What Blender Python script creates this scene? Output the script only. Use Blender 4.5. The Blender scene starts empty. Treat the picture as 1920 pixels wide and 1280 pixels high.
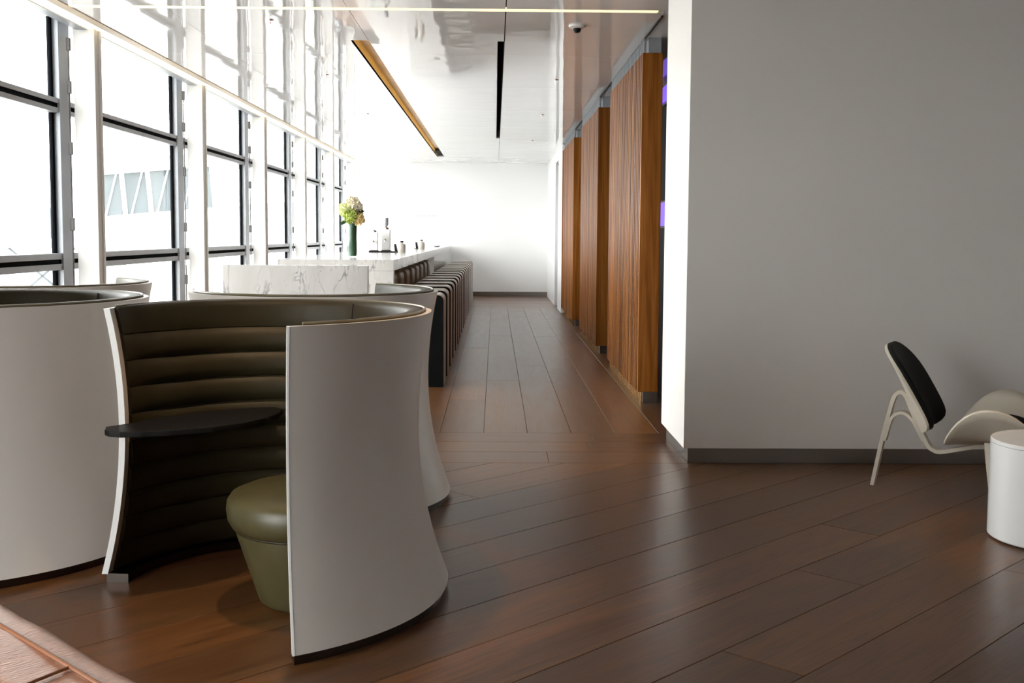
import bpy, bmesh, math, random
from mathutils import Vector, Matrix, noise as mnoise
random.seed(7)
scene = bpy.context.scene
C = bpy.data.collections.new('lounge'); scene.collection.children.link(C)
PI = math.pi

# ------------------------------------------------------------------ camera
cam_d = bpy.data.cameras.new('camera'); cam = bpy.data.objects.new('camera', cam_d)
scene.collection.objects.link(cam)
cam_d.sensor_width = 36.0; cam_d.lens = 39.94; cam_d.shift_y = -0.0148
cam_d.clip_start = 0.05; cam_d.clip_end = 600
R_ = Vector((0.99987, -0.0150, 0.0065)); F_ = Vector((0.0154, 0.9967, -0.0802))
F_.normalize(); R_ = (R_ - F_ * R_.dot(F_)).normalized(); U_ = R_.cross(F_)
M = Matrix((R_, U_, -F_)).transposed().to_4x4(); M.translation = Vector((0, 0, 1.35))
cam.matrix_world = M
scene.camera = cam

# ------------------------------------------------------------------ world, exposure
W = bpy.data.worlds.new('overcast'); scene.world = W; W.use_nodes = True
bg = W.node_tree.nodes['Background']
bg.inputs['Color'].default_value = (1.0, 0.985, 0.965, 1); bg.inputs['Strength'].default_value = 12.5
vs = scene.view_settings
vs.view_transform = 'Standard'; vs.look = 'None'; vs.gamma = 1.0; vs.use_curve_mapping = False
vs.exposure = 0.07
cy = scene.cycles
cy.max_bounces = 6; cy.diffuse_bounces = 4; cy.glossy_bounces = 3; cy.transparent_max_bounces = 6
cy.caustics_reflective = False; cy.caustics_refractive = False

# ------------------------------------------------------------------ materials
def new_mat(name):
    m = bpy.data.materials.new(name); m.use_nodes = True
    nt = m.node_tree; b = nt.nodes['Principled BSDF']
    return m, nt, b
def lin(c):
    return tuple((x/12.92 if x <= 0.04045 else ((x+0.055)/1.055)**2.4) for x in (v/255 for v in c))
def nd(nt, t, **kw):
    n = nt.nodes.new(t)
    for k, v in kw.items(): setattr(n, k, v)
    return n
def simple(name, col, rough=0.5, metal=0.0, var=0.06, nscale=6.0, bump=0.0, bscale=200.0, coat=0.0, ior=1.5, stretch=(1, 1, 1), rvar=0.0, spec=0.5):
    """a plain surface with gentle procedural variation of tone, gloss and fine relief"""
    m, nt, b = new_mat(name); L = nt.links
    tc = nd(nt, 'ShaderNodeTexCoord'); mp = nd(nt, 'ShaderNodeMapping'); mp.inputs['Scale'].default_value = stretch
    L.new(tc.outputs['Object'], mp.inputs['Vector'])
    nz = nd(nt, 'ShaderNodeTexNoise'); nz.inputs['Scale'].default_value = nscale; nz.inputs['Detail'].default_value = 4
    L.new(mp.outputs['Vector'], nz.inputs['Vector'])
    rp = nd(nt, 'ShaderNodeValToRGB'); e = rp.color_ramp.elements
    e[0].position = 0.3; e[1].position = 0.7
    e[0].color = tuple(c*(1-var) for c in col)+(1,); e[1].color = tuple(min(1, c*(1+var)) for c in col)+(1,)
    L.new(nz.outputs['Fac'], rp.inputs['Fac']); L.new(rp.outputs['Color'], b.inputs['Base Color'])
    b.inputs['Roughness'].default_value = rough; b.inputs['Metallic'].default_value = metal
    b.inputs['Coat Weight'].default_value = coat; b.inputs['Specular IOR Level'].default_value = spec; b.inputs['IOR'].default_value = ior
    if rvar:
        mr = nd(nt, 'ShaderNodeMapRange'); mr.inputs['To Min'].default_value = rough-rvar; mr.inputs['To Max'].default_value = rough+rvar
        L.new(nz.outputs['Fac'], mr.inputs['Value']); L.new(mr.outputs['Result'], b.inputs['Roughness'])
    if bump:
        n2 = nd(nt, 'ShaderNodeTexNoise'); n2.inputs['Scale'].default_value = bscale; n2.inputs['Detail'].default_value = 3
        L.new(mp.outputs['Vector'], n2.inputs['Vector'])
        bp = nd(nt, 'ShaderNodeBump'); bp.inputs['Strength'].default_value = bump; bp.inputs['Distance'].default_value = 0.01
        L.new(n2.outputs['Fac'], bp.inputs['Height']); L.new(bp.outputs['Normal'], b.inputs['Normal'])
    return m
def emit(name, col, strength, base=0.8):
    m, nt, b = new_mat(name)
    b.inputs['Base Color'].default_value = (base, base, base, 1)
    b.inputs['Emission Color'].default_value = col+(1,); b.inputs['Emission Strength'].default_value = strength
    m.cycles.emission_sampling = 'NONE'      # faint strips: found by bounced rays alone
    return m
def wood(name, dark, mid, light, scale=(0.9, 9, 9), rough=0.36, grain=0.25, tone=0.35, grey=None, axis=0, spec=0.5, bumps=0.22, lo=0.32, hi=0.70):
    m, nt, b = new_mat(name); L = nt.links
    tc = nd(nt, 'ShaderNodeTexCoord'); oi = nd(nt, 'ShaderNodeObjectInfo')
    mul = nd(nt, 'ShaderNodeVectorMath', operation='SCALE'); mul.inputs[0].default_value = (37.0, 19.0, 11.0)
    L.new(oi.outputs['Random'], mul.inputs['Scale'])
    add = nd(nt, 'ShaderNodeVectorMath', operation='ADD'); L.new(tc.outputs['Object'], add.inputs[0]); L.new(mul.outputs[0], add.inputs[1])
    mp = nd(nt, 'ShaderNodeMapping'); mp.inputs['Scale'].default_value = scale; L.new(add.outputs[0], mp.inputs['Vector'])
    n1 = nd(nt, 'ShaderNodeTexNoise'); n1.inputs['Scale'].default_value = 1.6; n1.inputs['Detail'].default_value = 7; n1.inputs['Roughness'].default_value = 0.62
    n1.inputs['Distortion'].default_value = 0.9
    L.new(mp.outputs[0], n1.inputs['Vector'])
    mp2 = nd(nt, 'ShaderNodeMapping'); mp2.inputs['Scale'].default_value = tuple(s*(6 if i != axis else 2.2) for i, s in enumerate(scale)); L.new(add.outputs[0], mp2.inputs['Vector'])
    n2 = nd(nt, 'ShaderNodeTexNoise'); n2.inputs['Scale'].default_value = 2.5; n2.inputs['Detail'].default_value = 4; L.new(mp2.outputs[0], n2.inputs['Vector'])
    rp = nd(nt, 'ShaderNodeValToRGB'); cr = rp.color_ramp; cr.elements[0].position = lo; cr.elements[1].position = hi; b.inputs['Specular IOR Level'].default_value = spec
    cr.elements[0].color = dark+(1,); cr.elements[1].color = light+(1,); k = cr.elements.new(0.5); k.color = mid+(1,)
    L.new(n1.outputs['Fac'], rp.inputs['Fac'])
    # per piece tone
    r2 = nd(nt, 'ShaderNodeMapRange'); r2.inputs['To Min'].default_value = 1-tone; r2.inputs['To Max'].default_value = 1+tone
    L.new(oi.outputs['Random'], r2.inputs['Value'])
    mx = nd(nt, 'ShaderNodeMix', data_type='RGBA', blend_type='MULTIPLY'); mx.inputs['Factor'].default_value = 1.0
    L.new(rp.outputs['Color'], mx.inputs['A']); cb = nd(nt, 'ShaderNodeCombineColor')
    for i in range(3): L.new(r2.outputs['Result'], cb.inputs[i])
    L.new(cb.outputs[0], mx.inputs['B'])
    # pores
    rp3 = nd(nt, 'ShaderNodeValToRGB'); rp3.color_ramp.elements[0].position = 0.30; rp3.color_ramp.elements[1].position = 0.52
    rp3.color_ramp.elements[0].color = (1-grain*1.6,)*3+(1,); rp3.color_ramp.elements[1].color = (1, 1, 1, 1)
    L.new(n2.outputs['Fac'], rp3.inputs['Fac'])
    mx2 = nd(nt, 'ShaderNodeMix', data_type='RGBA', blend_type='MULTIPLY'); mx2.inputs['Factor'].default_value = 1.0
    L.new(mx.outputs['Result'], mx2.inputs['A']); L.new(rp3.outputs['Color'], mx2.inputs['B'])
    last = mx2.outputs['Result']
    if grey:
        fr = nd(nt, 'ShaderNodeMath', operation='FRACT'); ml = nd(nt, 'ShaderNodeMath', operation='MULTIPLY'); ml.inputs[1].default_value = 7.31
        L.new(oi.outputs['Random'], ml.inputs[0]); L.new(ml.outputs[0], fr.inputs[0])
        m3 = nd(nt, 'ShaderNodeMath', operation='MULTIPLY'); m3.inputs[1].default_value = 0.55; L.new(fr.outputs[0], m3.inputs[0])
        mx3 = nd(nt, 'ShaderNodeMix', data_type='RGBA'); L.new(m3.outputs[0], mx3.inputs['Factor'])
        L.new(last, mx3.inputs['A']); mx3.inputs['B'].default_value = grey+(1,); last = mx3.outputs['Result']
    L.new(last, b.inputs['Base Color'])
    mr = nd(nt, 'ShaderNodeMapRange'); mr.inputs['To Min'].default_value = rough-0.06; mr.inputs['To Max'].default_value = rough+0.1
    L.new(n1.outputs['Fac'], mr.inputs['Value']); L.new(mr.outputs['Result'], b.inputs['Roughness'])
    bp = nd(nt, 'ShaderNodeBump'); bp.inputs['Strength'].default_value = bumps; bp.inputs['Distance'].default_value = 0.004
    L.new(n1.outputs['Fac'], bp.inputs['Height']); L.new(bp.outputs['Normal'], b.inputs['Normal'])
    return m
def marble(name):
    m, nt, b = new_mat(name); L = nt.links
    tc = nd(nt, 'ShaderNodeTexCoord'); mp = nd(nt, 'ShaderNodeMapping')
    mp.inputs['Rotation'].default_value = (0.3, 0.65, 0.4); mp.inputs['Scale'].default_value = (3.1, 1.0, 1.15)
    L.new(tc.outputs['Object'], mp.inputs['Vector'])
    n1 = nd(nt, 'ShaderNodeTexNoise'); n1.inputs['Scale'].default_value = 2.1; n1.inputs['Detail'].default_value = 6; n1.inputs['Distortion'].default_value = 1.3
    n1.inputs['Roughness'].default_value = 0.55
    L.new(mp.outputs[0], n1.inputs['Vector'])
    rp = nd(nt, 'ShaderNodeValToRGB'); e = rp.color_ramp.elements
    e[0].position = 0.478; e[0].color = (1, 1, 1, 1); e[1].position = 0.522; e[1].color = (1, 1, 1, 1)
    k = rp.color_ramp.elements.new(0.5); k.color = (0.36, 0.36, 0.38, 1)
    L.new(n1.outputs['Fac'], rp.inputs['Fac'])
    n2 = nd(nt, 'ShaderNodeTexNoise'); n2.inputs['Scale'].default_value = 1.7; n2.inputs['Detail'].default_value = 3; L.new(mp.outputs[0], n2.inputs['Vector'])
    rp2 = nd(nt, 'ShaderNodeValToRGB'); e = rp2.color_ramp.elements
    e[0].position = 0.35; e[0].color = (0.50, 0.49, 0.475, 1); e[1].position = 0.65; e[1].color = (0.60, 0.59, 0.575, 1)
    L.new(n2.outputs['Fac'], rp2.inputs['Fac'])
    mask = nd(nt, 'ShaderNodeMapRange'); mask.inputs['From Min'].default_value = 0.42; mask.inputs['From Max'].default_value = 0.58
    L.new(n2.outputs['Fac'], mask.inputs['Value'])
    mx = nd(nt, 'ShaderNodeMix', data_type='RGBA', blend_type='MULTIPLY'); L.new(mask.outputs[0], mx.inputs['Factor'])
    L.new(rp2.outputs['Color'], mx.inputs['A']); L.new(rp.outputs['Color'], mx.inputs['B']); L.new(mx.outputs['Result'], b.inputs['Base Color'])
    b.inputs['Roughness'].default_value = 0.12
    return m
def glass(name, tint=(0.97, 0.99, 0.99), ior=1.45, rough=0.0):
    m = bpy.data.materials.new(name); m.use_nodes = True; nt = m.node_tree; nt.nodes.clear(); L = nt.links
    o = nd(nt, 'ShaderNodeOutputMaterial'); t = nd(nt, 'ShaderNodeBsdfTransparent'); t.inputs['Color'].default_value = tint+(1,)
    g = nd(nt, 'ShaderNodeBsdfGlossy'); g.inputs['Roughness'].default_value = rough
    # thin-pane reflectance (Schlick), the same from either face
    lw = nd(nt, 'ShaderNodeLayerWeight'); lw.inputs['Blend'].default_value = 0.5
    pw = nd(nt, 'ShaderNodeMath', operation='POWER'); pw.inputs[1].default_value = 5.0; L.new(lw.outputs['Facing'], pw.inputs[0])
    r0 = ((ior-1)/(ior+1))**2
    f = nd(nt, 'ShaderNodeMath', operation='MULTIPLY_ADD'); f.inputs[1].default_value = 1-r0; f.inputs[2].default_value = r0; L.new(pw.outputs[0], f.inputs[0])
    x = nd(nt, 'ShaderNodeMixShader'); L.new(f.outputs[0], x.inputs[0]); L.new(t.outputs[0], x.inputs[1]); L.new(g.outputs[0], x.inputs[2])
    L.new(x.outputs[0], o.inputs['Surface']); return m
def ceiling_mat():
    m, nt, b = new_mat('lacquered ceiling'); L = nt.links
    tc = nd(nt, 'ShaderNodeTexCoord'); mp = nd(nt, 'ShaderNodeMapping'); mp.inputs['Scale'].default_value = (1.0, 0.8, 1.0)
    L.new(tc.outputs['Object'], mp.inputs['Vector'])
    n1 = nd(nt, 'ShaderNodeTexNoise'); n1.inputs['Scale'].default_value = 1.4; n1.inputs['Detail'].default_value = 2
    L.new(mp.outputs[0], n1.inputs['Vector'])
    bp = nd(nt, 'ShaderNodeBump'); bp.inputs['Strength'].default_value = 0.30; bp.inputs['Distance'].default_value = 0.012
    L.new(n1.outputs['Fac'], bp.inputs['Height']); L.new(bp.outputs['Normal'], b.inputs['Normal'])
    b.inputs['Base Color'].default_value = (0.80, 0.80, 0.80, 1); b.inputs['Roughness'].default_value = 0.03
    b.inputs['IOR'].default_value = 1.75
    return m

m_shell = simple('pod laminate', (0.755, 0.715, 0.68), 0.38, var=0.015, nscale=3, bump=0.02, bscale=600)
m_edge = simple('pod edge', (0.84, 0.84, 0.83), 0.3, var=0.01)
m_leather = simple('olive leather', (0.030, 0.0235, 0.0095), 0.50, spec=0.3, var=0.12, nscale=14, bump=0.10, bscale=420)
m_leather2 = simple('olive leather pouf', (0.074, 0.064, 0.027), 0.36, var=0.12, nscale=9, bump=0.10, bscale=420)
m_pipe = simple('piping', (0.20, 0.17, 0.10), 0.4)
m_steel = simple('brushed steel', (0.27, 0.25, 0.235), 0.30, metal=1.0, var=0.05, nscale=1.2)
m_steeld = simple('steel toned by floor reflection', (0.085, 0.072, 0.064), 0.32, metal=1.0, var=0.06, nscale=1.2)  # brown-dark base colour carries the reflected floor on the pod plinths
m_black = simple('black lacquer', (0.006, 0.006, 0.0065), 0.55, var=0.2, spec=0.25)
m_blackfab = simple('black fabric', (0.004, 0.004, 0.0045), 0.85, spec=0.1, var=0.2, bump=0.2, bscale=500)
m_wall = simple('white wall paint', (0.83, 0.805, 0.78), 0.55, var=0.012, nscale=1.5, bump=0.015, bscale=300)
m_wallw = simple('white panel', (0.83, 0.83, 0.83), 0.4, var=0.01, nscale=1.0)
m_darkwall = simple('dark back wall', (0.012, 0.009, 0.008), 0.8, var=0.2, spec=0.1)
m_col = simple('white column', (0.62, 0.62, 0.61), 0.4, var=0.01)
m_alu = simple('grey aluminium', (0.33, 0.35, 0.38), 0.4, metal=0.3, var=0.05)
m_gasket = simple('black gasket', (0.003, 0.004, 0.006), 0.9, var=0.2, spec=0.05)
m_clip = simple('grey clip', (0.13, 0.12, 0.12), 0.5)
m_floor = wood('oak plank', (0.066, 0.0215, 0.0055), (0.122, 0.046, 0.0125), (0.180, 0.078, 0.026), (0.7, 6.5, 8), 0.31, 0.30, 0.36, grey=(0.105, 0.050, 0.022), spec=0.42, bumps=0.17, lo=0.31, hi=0.71)
m_joint = simple('floor joint', (0.015, 0.009, 0.006), 0.8)
m_slat = wood('slat timber', (0.13, 0.038, 0.0046), (0.225, 0.076, 0.0115), (0.31, 0.118, 0.024), (8, 8, 0.35), 0.33, 0.2, 0.45, axis=2, spec=0.16, bumps=0.1)
m_slatb = simple('slat backing', (0.06, 0.02, 0.006), 0.6)
m_marble = marble('white marble')
m_glass = glass('window glass')
m_ceil = ceiling_mat()
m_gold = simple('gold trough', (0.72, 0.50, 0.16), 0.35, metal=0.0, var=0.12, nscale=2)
m_void = simple('black trough', (0.004, 0.004, 0.004), 0.9, var=0.1)
m_led = emit('warm led', (1.0, 0.82, 0.42), 1.1)
m_ledw = emit('cove led', (1.0, 0.84, 0.58), 1.5)
m_beige = simple('cove fascia', (0.62, 0.52, 0.40), 0.5, var=0.03)
m_brass = simple('brass', (0.45, 0.26, 0.11), 0.25, metal=1.0)
m_ivory = simple('ivory lacquer ply', (0.66, 0.60, 0.50), 0.32, var=0.03)
m_blackleather = simple('black leather', (0.0045, 0.0045, 0.0045), 0.6, spec=0.2, var=0.2, bump=0.12, bscale=350)
m_cream = simple('cream leather', (0.50, 0.46, 0.41), 0.42, var=0.05, bump=0.08, bscale=350)
m_brown = simple('brown leather', (0.085, 0.050, 0.022), 0.45, var=0.15, bump=0.1, bscale=300)
m_tan = simple('tan leather', (0.40, 0.185, 0.11), 0.40, var=0.10, nscale=7, bump=0.22, bscale=55, stretch=(3.5, 0.8, 1))
m_tanp = simple('tan piping', (0.30, 0.115, 0.05), 0.4)
m_table = simple('white gloss table', (0.78, 0.78, 0.78), 0.16, var=0.01)
m_chrome = simple('chrome', (0.75, 0.75, 0.75), 0.1, metal=1.0)
m_white = simple('white ceramic', (0.8, 0.8, 0.79), 0.3, var=0.01)
m_leaf = simple('dark leaf', (0.012, 0.045, 0.016), 0.4, var=0.3, nscale=20)
m_leafw = simple('leaf wrap', (0.02, 0.065, 0.03), 0.35, var=0.35, nscale=18, stretch=(4, 4, 0.3))
m_rose = simple('cream petal', (0.93, 0.85, 0.68), 0.6, var=0.12, nscale=20)
m_hyd = simple('green petal', (0.38, 0.46, 0.10), 0.6, var=0.35, nscale=30)
m_hydp = simple('pale green petal', (0.74, 0.78, 0.42), 0.6, var=0.2, nscale=30)
m_peach = simple('peach petal', (0.75, 0.58, 0.28), 0.6, var=0.3, nscale=30)
m_vglass = glass('vase glass', (0.93, 0.97, 0.96), 1.35)
m_purple = emit('purple display', (0.16, 0.03, 0.80), 1.0, 0.02)
m_conc = simple('apron concrete', (0.34, 0.34, 0.33), 0.8, var=0.1, nscale=0.2)
m_bridge = simple('bridge panel', (0.55, 0.56, 0.57), 0.5, var=0.03)
m_bglass = simple('bridge glass', (0.045, 0.060, 0.068), 0.5, var=0.15, nscale=0.8)
m_yel = simple('yellow paint', (0.6, 0.42, 0.08), 0.5)
m_red = simple('red bulb', (0.5, 0.02, 0.02), 0.2)

# ------------------------------------------------------------------ helpers
def link(o, parent=None):
    C.objects.link(o)
    if parent is not None: o.parent = parent
    return o
def tag(o, label=None, cat=None, group=None, kind=None):
    if label: o['label'] = label
    if cat: o['category'] = cat
    if group: o['group'] = group
    if kind: o['kind'] = kind
    return o
def thing(name, label, cat, loc=(0, 0, 0), rz=0.0, group=None, kind=None):
    o = bpy.data.objects.new(name, None); o.empty_display_size = 0.1; C.objects.link(o)
    o.location = loc; o.rotation_euler = (0, 0, rz)
    return tag(o, label, cat, group, kind)
class MB:
    """collects shapes into one mesh"""
    def __init__(s): s.v = []; s.f = []
    def add(s, v, f):
        n = len(s.v); s.v += [tuple(p) for p in v]; s.f += [tuple(i+n for i in q) for q in f]; return s
    def box(s, x0, x1, y0, y1, z0, z1):
        v = [(x, y, z) for z in (z0, z1) for y in (y0, y1) for x in (x0, x1)]
        return s.add(v, [(0, 2, 3, 1), (4, 5, 7, 6), (0, 1, 5, 4), (2, 6, 7, 3), (0, 4, 6, 2), (1, 3, 7, 5)])
    def prism(s, poly, z0, z1):
        n = len(poly); v = [(p[0], p[1], z0) for p in poly]+[(p[0], p[1], z1) for p in poly]
        f = [tuple(range(n-1, -1, -1)), tuple(range(n, 2*n))]+[(i, (i+1) % n, n+(i+1) % n, n+i) for i in range(n)]
        return s.add(v, f)
    def prism_y(s, poly, y0, y1):   # poly in (x, z)
        n = len(poly); v = [(p[0], y0, p[1]) for p in poly]+[(p[0], y1, p[1]) for p in poly]
        f = [tuple(range(n)), tuple(range(2*n-1, n-1, -1))]+[(i, n+i, n+(i+1) % n, (i+1) % n) for i in range(n)]
        return s.add(v, f)
    def lathe(s, prof, segs=32, c=(0, 0), closed=True):
        n = len(prof); v = []
        for k in range(segs):
            a = 2*PI*k/segs
            v += [(c[0]+r*math.cos(a), c[1]+r*math.sin(a), z) for r, z in prof]
        f = []
        for k in range(segs):
            k2 = (k+1) % segs
            f += [(k*n+i, k2*n+i, k2*n+i+1, k*n+i+1) for i in range(n-1)]
        if closed:
            f.append(tuple(k*n for k in range(segs-1, -1, -1))); f.append(tuple(k*n+n-1 for k in range(segs)))
        return s.add(v, f)
    def grid(s, rows, close_u=False, close_v=False):
        n = len(rows); m = len(rows[0]); v = [p for r in rows for p in r]; f = []
        for i in range(n if close_u else n-1):
            for j in range(m if close_v else m-1):
                i2 = (i+1) % n; j2 = (j+1) % m
                f.append((i*m+j, i2*m+j, i2*m+j2, i*m+j2))
        if close_v and not close_u:
            f.append(tuple(j for j in range(m-1, -1, -1))); f.append(tuple((n-1)*m+j for j in range(m)))
        return s.add(v, f)
    def tube(s, pts, r, segs=8, closed=False):
        pts = [Vector(p) for p in pts]; n = len(pts); rows = []
        for i, p in enumerate(pts):
            a = pts[(i-1) % n] if (closed or i > 0) else p; b = pts[(i+1) % n] if (closed or i < n-1) else p
            t = (b-a).normalized(); ref = Vector((0, 0, 1)) if abs(t.z) < 0.9 else Vector((1, 0, 0))
            x = t.cross(ref).normalized(); y = t.cross(x).normalized()
            rr = r[i] if isinstance(r, (list, tuple)) else r
            rows.append([p+x*rr*math.cos(2*PI*k/segs)+y*rr*math.sin(2*PI*k/segs) for k in range(segs)])
        return s.grid(rows, close_u=closed, close_v=True)
    def mesh(s, name, bevel=0.0, bsegs=2, smooth=False, fix=True):
        me = bpy.data.meshes.new(name); me.from_pydata(s.v, [], s.f)
        bm = bmesh.new(); bm.from_mesh(me)
        if fix: bmesh.ops.recalc_face_normals(bm, faces=bm.faces)
        if bevel:
            bmesh.ops.bevel(bm, geom=[e for e in bm.edges if len(e.link_faces) == 2 and e.calc_face_angle(0) > 0.5], offset=bevel, segments=bsegs, profile=0.6, affect='EDGES')
        bm.to_mesh(me); bm.free()
        if smooth:
            for p in me.polygons: p.use_smooth = True
            if smooth != 'all': me.set_sharp_from_angle(angle=math.radians(40))
        me.update(); return me
    def obj(s, name, mat, parent=None, bevel=0.0, bsegs=2, smooth=False, fix=True):
        me = s.mesh(name, bevel, bsegs, smooth, fix)
        me.materials.append(mat); return link(bpy.data.objects.new(name, me), parent)
def inst(name, me, parent=None, loc=(0, 0, 0), rz=0.0):
    o = bpy.data.objects.new(name, me); link(o, parent); o.location = loc; o.rotation_euler = (0, 0, rz); return o
def boxo(name, x0, x1, y0, y1, z0, z1, mat, parent=None, bevel=0.0):
    return MB().box(x0, x1, y0, y1, z0, z1).obj(name, mat, parent, bevel)
def clip_poly(poly, nx, ny, d):     # keep nx*x+ny*y <= d
    out = []
    for i in range(len(poly)):
        a, b = poly[i], poly[(i+1) % len(poly)]; da = nx*a[0]+ny*a[1]-d; db = nx*b[0]+ny*b[1]-d
        if da <= 0: out.append(a)
        if (da < 0 < db) or (db < 0 < da):
            t = da/(da-db); out.append((a[0]+(b[0]-a[0])*t, a[1]+(b[1]-a[1])*t))
    return out
def smooth01(t): t = max(0.0, min(1.0, t)); return t*t*(3-2*t)

H = 2.91                      # ceiling height
XW = -3.12                    # face of the window columns
YK = [9.02+3.26*k for k in range(-3, 6)]   # window columns
XR = 1.157                    # corridor's right side line

# ------------------------------------------------------------------ floor with planks
floor = MB().box(-3.6, 6.6, -3.4, 27.6, -0.12, -0.012).obj('floor', m_joint)
tag(floor, 'dark oak plank floor running diagonally in front and lengthwise down the corridor', 'floor', kind='structure')
PW = 0.3; GAP = 0.0025
def plank_poly(poly, ang, origin):
    """poly in world xy -> plank object whose local x runs along the grain"""
    if len(poly) < 3: return
    area = 0.5*abs(sum(poly[i][0]*poly[(i+1) % len(poly)][1]-poly[(i+1) % len(poly)][0]*poly[i][1] for i in range(len(poly))))
    if area < 0.004: return
    ca, sa = math.cos(-ang), math.sin(-ang); loc = []
    for x, y in poly:
        dx, dy = x-origin[0], y-origin[1]; loc.append((dx*ca-dy*sa, dx*sa+dy*ca))
    clean = [p for i, p in enumerate(loc) if math.hypot(p[0]-loc[i-1][0], p[1]-loc[i-1][1]) > 1e-4]
    if len(clean) < 3: return
    lift = random.uniform(-0.0006, 0.0)
    o = MB().prism(clean, -0.012, 0.0).obj('plank', m_floor, floor, bevel=0.0012, bsegs=1)
    o.location = (origin[0], origin[1], lift); o.rotation_euler = (0, 0, ang)
def rect(x0, x1, y0, y1): return [(x0, y0), (x1, y0), (x1, y1), (x0, y1)]
# diagonal field (45 degrees)
d45 = (math.cos(PI/4), math.sin(PI/4)); n45 = (-d45[1], d45[0])
Y1 = 6.672; X0F, X1F, Y0F = -3.4, 5.2, 0.4
row = -20
for row in range(-14, 26):
    p0 = -0.08+row*PW      # signed offset along n45
    s = -6.0+random.uniform(0, 3.0)
    while s < 14:
        ln = random.uniform(3.6, 5.6)
        a, b_ = s+GAP/2, s+ln-GAP/2; q0, q1 = p0+GAP/2, p0+PW-GAP/2
        poly = [(d45[0]*t+n45[0]*q, d45[1]*t+n45[1]*q) for t, q in ((a, q0), (b_, q0), (b_, q1), (a, q1))]
        cx = sum(p[0] for p in poly)/4; cy = sum(p[1] for p in poly)/4
        for nx, ny, dd in ((0, 1, Y1-GAP), (0, -1, -Y0F), (1, 0, X1F), (-1, 0, -X0F)):
            poly = clip_poly(poly, nx, ny, dd)
            if len(poly) < 3: break
        if len(poly) >= 3: plank_poly(poly, PI/4, (cx, cy))
        s += ln
# three cross planks
for k in range(3):
    y0 = Y1+k*0.34; xs = X0F
    while xs < 1.9:
        ln = random.uniform(3.2, 4.4)
        plank_poly(rect(xs, min(xs+ln, 1.9)-GAP, y0+GAP/2, y0+0.34-GAP/2), 0, (xs, y0)); xs += ln
# corridor planks
YC = Y1+3*0.34; YE = 21.06
for k in range(-11, 6):
    x0 = -0.07+k*PW; y = YC
    first = True
    while y < YE-0.05:
        ln = random.uniform(1.5, 4.5) if first else random.uniform(3.4, 5.0); first = False
        y2 = min(y+ln, YE)
        if YE-y2 < 0.5: y2 = YE
        plank_poly(rect(x0+GAP/2, x0+PW-GAP/2, y+GAP/2, y2-GAP/2), PI/2, (x0, y)); y = y2
for k in range(14):
    y0 = YE+k*0.3
    plank_poly(rect(-3.4, -0.9, y0+GAP/2, y0+0.3-GAP/2), 0, (-3.4, y0)); plank_poly(rect(-0.9+GAP, 1.7, y0+GAP/2, y0+0.3-GAP/2), 0, (0, y0))

# ------------------------------------------------------------------ walls
wall_r = thing('wall_right', 'plain white wall facing the camera with a squared end at the corridor', 'wall', (0, 0, 0), kind='structure')
boxo('wall_panel', 1.125, 6.5, 6.645, 7.55, 0.095, H+0.06, m_wall, wall_r, bevel=0.002)
boxo('plinth', 1.155, 6.5, 6.675, 7.52, 0.0, 0.0945, m_steel, wall_r, bevel=0.001)
boxo('wall_right_side', 6.5, 6.62, -3.4, 7.83, 0, H+0.1, m_wall).__setitem__('kind', 'structure')
for ya, yb in ((-3.4, YK[0]+0.12), (YK[1]+0.12, YK[2]+0.12)):  # unseen solid walls added in place of window bays, keeping the foreground dim
    boxo('wall_left_blocker', -3.5, -3.285, ya, yb, 0, H+0.1, m_wall).__setitem__('kind', 'structure')
boxo('wall_back', -3.6, 6.62, -3.52, -3.4, 0, H+0.1, m_wall).__setitem__('kind', 'structure')
boxo('wall_right_inner', 1.75, 1.85, 7.55, 19.75, 0, H+0.06, m_darkwall).__setitem__('kind', 'structure')
wf = thing('wall_far', 'blank white wall closing the far end of the corridor', 'wall', kind='structure')
boxo('wall_panel', -1.85, 1.9, 25.0, 25.15, 0.10, H+0.06, m_wallw, wf)
boxo('plinth', -1.85, 1.9, 25.02, 25.15, 0.0, 0.10, m_steel, wf)
boxo('wall_far_left', -3.6, -1.7, 27.4, 27.55, 0, H+0.06, m_wallw).__setitem__('kind', 'structure')
boxo('wall_far_return', -1.87, -1.85, 25.0, 27.4, 0, H+0.06, m_wallw).__setitem__('kind', 'structure')
wr = thing('wall_right_far', 'white side wall beyond the last timber screen with a narrow doorway', 'wall', kind='structure')
boxo('wall_panel', XR, 1.9, 19.76, 20.95, 0.0, H+0.06, m_wallw, wr)
boxo('wall_panel', XR, 1.9, 21.95, 25.0, 0.0, H+0.06, m_wallw, wr)
boxo('lintel', XR, 1.9, 20.95, 21.95, 2.72, H+0.06, m_wallw, wr)
d1 = boxo('door_1', 1.30, 1.34, 20.95, 21.95, 0.0, 2.68, m_alu); tag(d1, 'grey flush door set back in the far white side wall', 'door', kind='structure')
boxo('lintel_gap', 1.20, 1.34, 20.95, 21.95, 2.68, 2.72, m_void, d1)
boxo('edge_board', XR, 1.322, 19.70, 19.757, 0.09, 2.80, m_slat, wr)

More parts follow.
